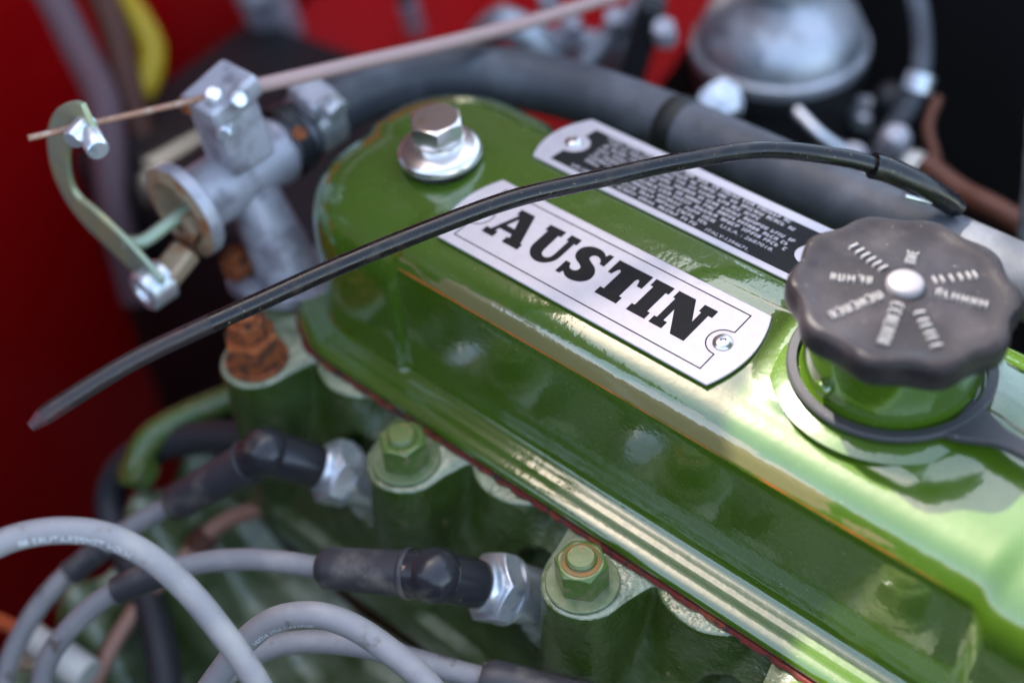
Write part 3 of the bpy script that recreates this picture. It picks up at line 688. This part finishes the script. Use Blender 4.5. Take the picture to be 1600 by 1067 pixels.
lv = MB(); L_ = []; R_ = []
for i, p in enumerate(lp):
    t = (lp[min(i + 1, len(lp) - 1)] - lp[max(i - 1, 0)]).normalized(); nn = Vector((-t.y, t.x, 0)); u = i / (len(lp) - 1)
    hw = 5.2 + 3.0 * sstep(.45, .66, u)
    L_.append((p.x + nn.x * hw, p.y + nn.y * hw)); R_.append((p.x - nn.x * hw, p.y - nn.y * hw))
rs = [[(a[0], -10.5, a[1]), (b_[0], -10.5, b_[1]), (b_[0], -12.6, b_[1]), (a[0], -12.6, a[1])] for a, b_ in zip(L_, R_)]
lvo = lv.rings(rs).build('lever', 'passivate', hv, bevel=.5)
MB().lathe([(3.6, -3), (3.6, 6), (3, 6.8), (.5, 6.8)], (-194, -13, 95), (.35, -1, -.1), 24).build('cable_trunnion', 'plug', lvo)
MB().lathe([(3.8, -5), (3.8, 3), (3.2, 3.8), (.5, 3.8)], (-186, -15, 93), (.9, -.3, -.1), 20).build('trunnion_screw', 'plug', lvo)
MB().lathe([(7.8, -6), (7.8, 3), (6.8, 4), (4, 4), (3.5, 2.5), (1, 2.5)], (-185.5, -13, 29), AX * -1, 28).build('lever_pivot', 'plug', lvo)
MB().box((-188, 37, 66), (9, 9, 12), Matrix.Rotation(-.15, 3, 'Y')).build('clamp_post', 'alu', hv, bevel=1.5)
clo = MB().box((-187, 36, 82.5), (9.5, 11, 4.5), Matrix.Rotation(.2, 3, 'X')).build('cable_clamp', 'alu', hv, bevel=1.8)
for c_, ax_ in (((-179, 29, 75), (.6, -.8, .1)), ((-178, 36, 84), (.9, -.2, .5)), ((-182, 30, 87), (.3, -.4, 1))):
    MB().lathe([(2.9, -2), (2.9, 2.4), (2.2, 3.2), (.4, 3.2)], c_, ax_, 18).build('clamp_screw', 'plug', clo)
MB().box((-194, 25.5, 81), (2.6, 1.5, 2.6)).build('cable_nipple', 'rust', hv, bevel=.6)
WA, WD = Vector((-195.8, -12., 94.2)), Vector((10., 47., -10.5))
cc = thing('control_cable', 'thin rusty control wire in pinkish sleeve running past the heater tap', 'control cable', WA)
MB().tube([WA + WD * (-.37 + .1 * k) for k in range(17)], 1.15, 10).build('inner_wire', 'wire', cc)
MB().tube(spline([WA + WD * 1.2, WA + WD * 2, WA + WD * 3, WA + WD * 4 + Vector((0, 0, 2)), WA + WD * 5.2 + Vector((0, 0, 8)), WA + WD * 7 + Vector((0, 0, 24))], 8), 2.7, 16).build('outer_sleeve', 'outer', cc)

# ------------------------------------------------------------------ heater hose and its clip
hp = spline([(-190.5, 66, 46), (-191.7, 74.7, 45.8), (-192.4, 86.6, 45.7), (-191.9, 101.7, 44.8), (-186.5, 117.5, 43.4), (-173.5, 131.5, 43), (-153.1, 143.6, 42.5), (-128.4, 152.6, 41.5), (-98.0, 155.0, 42.5), (-79.1, 154.5, 44.0), (-51.8, 153.4, 45.0), (-22.1, 152.8, 45.6), (5.4, 152.8, 45.7), (31.1, 153.6, 44.7), (56.6, 155.8, 42.6), (85, 158.0, 40), (120, 161, 37)], 8)
hh_ = thing('heater_hose', 'thick grey black rubber heater hose curving behind the rocker cover', 'hose', hp[0])
MB().tube(hp, 11.6, 28).build('hose', 'rubber', hh_)
MB().tube(hp[70:74], lambda u: 11.6 + .8 * math.sin(u * math.pi), 28).build('joint_ring', 'black', hh_)
hc = thing('hose_clip', 'plated worm drive clip gripping the hose at the heater tap', 'hose clip', (-191.5, 73, 46))
MB().lathe([(11.7, -6), (12.7, -6), (12.7, 6), (11.7, 6)], (-191.6, 75, 45.8), AX, 44, cap=False).build('band', 'plug', hc)
MB().box((-187.0, 73.5, 60.2), (7.5, 6.5, 4), Matrix.Rotation(.3, 3, 'Y')).build('worm_housing', 'alu', hc, bevel=1.6)
MB().hexnut((-179.5, 73.5, 60.4), 8.5, 6.5, (1, 0, -.3)).build('worm_screw', 'plug', hc, angle=25, bevel=.3)
MB().lathe([(13.2, -3), (14.2, -3), (14.2, 3), (13.2, 3)], (-191, 61, 46), AX, 36, cap=False).build('rust_band', 'dark', hc)
MB().lathe([(2.6, 0), (2.6, 3), (.4, 3.4)], (-180, 59, 55), (.7, -.3, .7), 16).build('band_rivet', 'rust', hc)

# ------------------------------------------------------------------ loose black cable across the foreground
cp = spline([(-111.7, -95.3, 79.6), (-110.1, -86.8, 81.6), (-103.8, -66.0, 85.8), (-97.1, -48.0, 87.9), (-89.9, -30.0, 89.6), (-81.2, -7.9, 91.6), (-69.5, 19.2, 93.5), (-57.1, 44.4, 95.0), (-43.4, 67.4, 94.1), (-30.6, 89.2, 92.7), (-16.5, 112.0, 89.4), (-0.3, 130.4, 82.6), (11.0, 141.0, 76.2), (19.6, 148.4, 69.5), (29, 158.4, 58)], 10)
kc = thing('loose_black_cable', 'worn black cable arching over the rocker cover with a frayed free end', 'cable', cp[0])
MB().tube(cp[12:], 2.8, 24).build('sheath', 'cable', kc)
# split open end: a slit trough that narrows to the tip
tr = []
for i in range(0, 34):
    p = cp[i]; t = (cp[i + 1] - cp[max(i - 1, 0)]).normalized(); up = Vector((0, 0, 1)); up = (up - t * up.dot(t)).normalized(); sd_ = t.cross(up)
    u = i / 33; r = 2.84 * min(1, .55 + u * 2.2)
    op = lerp(1.9, .25, sstep(0, 1, u)); c0 = -2.2
    ring = []
    for k in range(15):
        a = c0 + op + (2 * math.pi - 2 * op) * k / 14
        ring.append(p + (sd_ * math.cos(a) + up * math.sin(a)) * r)
    for k in range(14, -1, -1):
        a = c0 + op + (2 * math.pi - 2 * op) * k / 14
        ring.append(p + (sd_ * math.cos(a) + up * math.sin(a)) * (r - .22))
    tr.append(ring)
MB().rings(tr[6:]).build('frayed_end', 'frayed', kc)
MB().rings(tr[:7]).build('worn_tip', 'redtip', kc)
MB().tube(spline([(7.5, 137.6, 78.4), (11.6, 141.6, 75.8), (19.6, 148.4, 69.5), (27, 156.2, 60.5)], 6), lambda u: 4.2 - .4 * u, 22).build('end_sleeve', 'cable', kc)
MB().box((20.5, 145.0, 66.2), (5.5, .7, 1.2), Matrix.Rotation(.75, 3, 'Y') @ Matrix.Rotation(.8, 3, 'Z')).build('crimp_tag', 'plug', kc, bevel=.4)

# ------------------------------------------------------------------ carburettor and what stands around it
DO = Vector((-132, 302, 2))
cr = thing('carburettor', 'carburettor with silver domed dashpot, blurred behind the heater hose', 'carburettor', (-130, 300, -140))
MB().lathe([(38, -24), (41.5, -23.5), (42, -21), (41.5, -18.5), (39, -17.5), (38.2, -12), (35, -5), (28, 1), (21, 4.5), (17, 8), (16, 16), (15, 20), (9, 21)], DO, seg=56).build('dashpot_dome', 'alubright', cr)
MB().lathe([(11, 20), (11, 34), (9, 38), (2, 38)], DO, seg=24).build('damper_cap', 'black', cr)
MB().lathe([(36, -120), (37.5, -60), (37.5, -32), (41, -31.5), (41.5, -27), (41, -24.2), (36, -24.1)], DO, seg=56).build('piston_chamber', 'dark', cr)
MB().box((-115, 285, -135), (48, 40, 26)).build('throttle_body', 'dark', cr, bevel=5)
for k in range(3):
    a = -1.9 + k * 2.1; c = DO + Vector((44 * math.cos(a), 44 * math.sin(a), -48))
    MB().lathe([(7, -4), (7, 3), (5, 4), (4.5, 8), (.5, 8)], c, seg=20).build('flange_screw', 'plug', cr)
nb = thing('linkage_nut', 'bright rounded nut beside the carburettor dashpot above the hose', 'nut', (-115, 231, -10))
MB().hexnut((-115, 231, -4), 15, 11, (.4, -.5, .75)).build('nut', 'plug', nb, angle=25, bevel=.8)
MB().lathe([(9.5, -3), (9.5, 0), (5, 0)], (-115, 231, -4), (.4, -.5, .75), 28).build('washer', 'plug', nb)
MB().lathe([(4, 10), (4, 15), (.5, 15.5)], (-115, 231, -4), (.4, -.5, .75), 18).build('stud_end', 'plug', nb)
MB().tube([(-115, 231, -4), (-118, 236, -60)], 9, 20).build('post', 'dark', nb)
br = thing('throttle_bracket', 'pale silver bracket and spring blurred behind the rubber hose', 'bracket', (-230, 262, -60))
MB().tube(spline([(-262, 236, -30), (-250, 238, -18), (-238, 244, -24), (-230, 250, -40)], 6), 9, 18).build('spring_end', 'alubright', br)
MB().box((-225, 264, -40), (26, 5, 16), Matrix.Rotation(.5, 3, 'Z') @ Matrix.Rotation(.3, 3, 'X')).build('plate', 'alu', br, bevel=3)
MB().tube(spline([(-214, 255, -40), (-205, 268, -22), (-192, 280, -4), (-182, 290, 12)], 6), 6, 16).build('arm', 'alubright', br)
MB().tube(spline([(-190, 250, -60), (-182, 258, -20), (-176, 262, 8)], 6), 7, 16).build('post', 'dark', br)
for c_ in ((-240, 262, -14), (-222, 258, -20), (-198, 262, -10), (-166, 258, -2)):
    MB().hexnut(c_, 9.5, 6, (.2, -.4, .9)).lathe([(5.6, -5), (5.6, .2), (2, .2)], c_, (.2, -.4, .9), 18).build('screw', 'alu', br, angle=25, bevel=.4)
cpipe = thing('brake_pipe', 'brown copper pipe with a branch in the dark right background', 'pipe', (-24, 251, -60))
MB().tube(spline([(-30, 256, -13), (-10.9, 251.5, -15.2), (4.5, 248.7, -14.1), (29.6, 249.0, -17.9), (70, 250, -24)], 6), 5.2, 18).build('pipe', 'copper', cpipe)
MB().tube(spline([(-22, 249, -17), (-30.7, 267.5, -18.1), (-42.4, 280.6, -14.6), (-47.1, 295.2, -10)], 6), 2.6, 14).build('branch', 'copper', cpipe)
MB().tube(spline([(-20, 250, -18), (-22, 244, -40), (-24, 244, -90)], 6), 2.6, 14).build('support', 'copper', cpipe)
MB().hexnut((-27, 253, -19), 11, 12, (.9, -.2, 0)).build('union_nut', 'copper', cpipe, angle=25, bevel=.5)
MB().hexnut((22, 246, -22), 12, 10, (.9, -.2, 0)).build('union_nut', 'dark', cpipe, angle=25, bevel=.5)
for i, (c_, r, mt, lb) in enumerate((((-40, 268.5, -26), 7.5, 'white', 'white rounded plastic cap blurred beyond the black cable end'),
                                 ((-50.8, 269.2, -16.5), 7, 'alu', 'small dull grey stud just above the white plastic cap'),
                                 ((-75, 309, -28), 8, 'dark', 'dark grey stud to the right of the carburettor in deep shadow'))):
    t = thing(('plastic_cap', 'grey_stud', 'dark_stud')[i], lb, 'fitting', (c_[0], c_[1], c_[2] - 40))
    MB().lathe([(r, -30), (r, -2), (r * .9, 1), (r * .6, 3.5), (.5, 4.2)], c_, (.25, -.3, .9), 24).build('cap', mt, t)
    MB().tube([(c_[0] - 8, c_[1] + 10, c_[2] - 28), (c_[0] - 16, c_[1] + 24, c_[2] - 110)], r * 1.3, 18).build('post', 'dark', t)
fp_ = thing('fuel_pipe', 'dark grey curved pipe with clip right of the carburettor', 'pipe', (-60, 300, -120))
MB().tube(spline([(-92, 330, 30), (-74, 322, 8), (-62, 306, -14), (-66, 292, -36), (-80, 286, -70), (-84, 290, -120)], 8), 4.6, 16).build('pipe', 'rubber', fp_)
MB().lathe([(5, -4), (6.4, -4), (6.4, 4), (5, 4)], (-62, 306, -14), (.1, -.6, -.8), 24, cap=False).build('clip', 'plug', fp_)
hl = thing('choke_linkage', 'small dull metal linkage rod beneath the grey stud in shadow', 'linkage', (-70, 268, -60))
MB().tube(spline([(-96, 262, -18), (-80, 258, -22), (-66, 262, -30), (-50, 258, -34)], 6), 2.6, 12).build('rod', 'plug', hl)
MB().lathe([(6, -3), (6, 3), (3, 4)], (-66, 262, -30), (.2, -.5, .8), 20).build('swivel', 'alu', hl)
MB().tube([(-66, 262, -30), (-70, 272, -90)], 5, 14).build('post', 'dark', hl)
vp = thing('vertical_strut', 'dark grey upright strut clipped by the right edge of the picture', 'strut', (14, 232, -60))
MB().tube(spline([(22, 222, 60), (24, 230, 20), (26, 236, -25)], 4), 3, 14).build('rod', 'alu', vp)
MB().lathe([(6, -4), (6, 4), (3, 5)], (26, 236, -27), seg=18).build('foot', 'dark', vp)

# ------------------------------------------------------------------ upper left background
yl = thing('yellow_hook', 'yellow plastic loop hanging blurred against the red wing', 'loop', (-430, 130, -90))
MB().tube(spline([(-449, 152, -30), (-436, 150, -38), (-424, 146.2, -50), (-417, 132.0, -62), (-424, 119.1, -69), (-438, 112, -66)], 8), 7.5, 18).build('loop', 'yellow', yl)
MB().tube([(-449, 152, -30), (-468, 170, 10)], 4, 12).build('stem', 'black', yl)
mv = thing('dusty_loom', 'dusty pinkish wiring loom hanging in the upper left background', 'wiring loom', (-380, 80, -130))
MB().tube(spline([(-474.6, 122.9, 0), (-440, 113.9, -37.7), (-412.4, 103.7, -58), (-392, 82, -95), (-380, 70, -150)], 8), 9, 18).build('loom', 'mauve', mv)
MB().tube(spline([(-470, 145, 5), (-438, 136, -30), (-416, 122, -60), (-400, 112, -90)], 8), 8, 18).build('brown_branch', 'copper', mv)
sk = thing('grey_socket', 'pale grey blurred fitting at the top edge of the red panel', 'fitting', (-438, 210, -100))
MB().lathe([(15, -50), (15, -6), (12, 0), (8, 3), (.5, 3.4)], (-425, 222, -46), (.2, -.3, .9), 28).build('body', 'alu', sk)
MB().lathe([(8, 2), (8, 8), (.5, 9)], (-425, 222, -46), (.2, -.3, .9), 18).build('terminal', 'plug', sk)
sk2 = thing('grey_grommet', 'small grey grommet near the top edge on bright red paint', 'fitting', (-363, 262, -80))
MB().lathe([(6, -60), (6, -4), (5, 0), (.5, 1)], (-355, 270, -58), (.2, -.3, .9), 24).build('body', 'alu', sk2)
MB().lathe([(4, 0), (4, 5), (.5, 5.5)], (-355, 270, -58), (.2, -.3, .9), 16).build('terminal', 'dark', sk2)

# ------------------------------------------------------------------ engine block and lower left
bl = thing('engine_block', 'green engine block and casing below the cylinder head', 'engine block', (-60, -60, -300))
bb = MB(); nx_, ny_ = 90, 70; vs_ = []
for i in range(nx_ + 1):
    for j in range(ny_ + 1):
        x = lerp(-206, 130, i / nx_); y = lerp(-9, -230, j / ny_)
        z = interp([(-230, -190), (-150, -128), (-105, -104), (-60, -84), (-30, -70), (-9, -62)], y) - 46 * sstep(-200, -150, x)
        z += 9 * math.sin(y * .16 + .02 * x) * sstep(-12, -30, y) + 6 * noise.noise(Vector((x * .03, y * .03, 5)))
        z -= 70 * (1 - sstep(-206, -196, x)) ** 2
        vs_.append((x, y, z))
bb.add(vs_, [(i * (ny_ + 1) + j, (i + 1) * (ny_ + 1) + j, (i + 1) * (ny_ + 1) + j + 1, i * (ny_ + 1) + j + 1) for i in range(nx_) for j in range(ny_)])
bb.build('casing_top', 'head', bl, angle=60)
bs = MB().box((-38, -105, -350), (166, 120, 140)); bs.build('crankcase', 'head', bl, bevel=8)
MB().box((-38, 70, -250), (150, 68, 165)).build('cylinder_block', 'head', bl, bevel=4)
eb = thing('lifting_bracket', 'pale green rounded bracket behind the upper left spark plug lead', 'bracket', (-196, -20, -90))
MB().tube(spline([(-185, 15, -48), (-196, -5, -50), (-202, -26, -52), (-200, -38, -60)], 6), 6, 18).build('arm', 'nutgreen', eb)
MB().lathe([(7.5, -6), (7.5, 2), (6, 3), (.5, 3.2)], (-200, -38, -58), (-.2, -.5, .8), 20).build('eye', 'nutgreen', eb)
bh = thing('coolant_hose', 'black rubber hose looping down behind the grey leads at left', 'hose', (-160, -4, -60))
MB().tube(spline([(-150.8, 2, -36), (-160.8, -4.2, -42.5), (-184.6, -13.2, -50.5), (-206.0, -25.6, -60.7), (-217.1, -37.0, -73), (-216.8, -46.3, -84), (-204.7, -53.0, -92), (-185.7, -59.5, -98), (-168.0, -66.7, -103), (-150.1, -78.3, -112), (-138, -92, -124)], 8), 6.6, 20).build('hose', 'strap', bh)
MB().lathe([(6.8, -3), (7.8, -3), (7.8, 3), (6.8, 3)], (-206, -25.6, -60.7), (-.6, -.35, -.4), 28, cap=False).build('clip', 'dark', bh)
cpp = thing('copper_pipe', 'thin pinkish copper pipe descending behind the looping lead', 'pipe', (-180, -60, -115))
MB().tube(spline([(-150, -8, -70), (-170, -24, -82), (-176, -44, -92), (-178, -62, -98), (-176, -80, -104), (-170, -100, -112), (-160, -125, -122)], 8), 3.4, 16).build('pipe', 'pinkpipe', cpp)
MB().hexnut((-173, -30, -86), 10, 9, (-.15, -.8, -.4)).build('union_nut', 'copper', cpp, angle=25, bevel=.5)
wc = thing('white_connector', 'creamy white plastic connector between leads in the bottom left corner', 'connector', (-180, -102, -105))
MB().tube([(-197, -104.5, -92), (-183, -102, -94.5)], 6.2, 16).build('shell', 'white', wc, bevel=1)
MB().tube([(-183, -102, -94.5), (-166, -99, -98)], 7.2, 16).build('collar', 'white', wc, bevel=1)
MB().tube([(-197, -104.5, -92), (-216, -108, -96)], 3.2, 12).build('tail', 'orange', wc)
for o in bpy.data.objects:
    if '_o' in o: del o['_o']
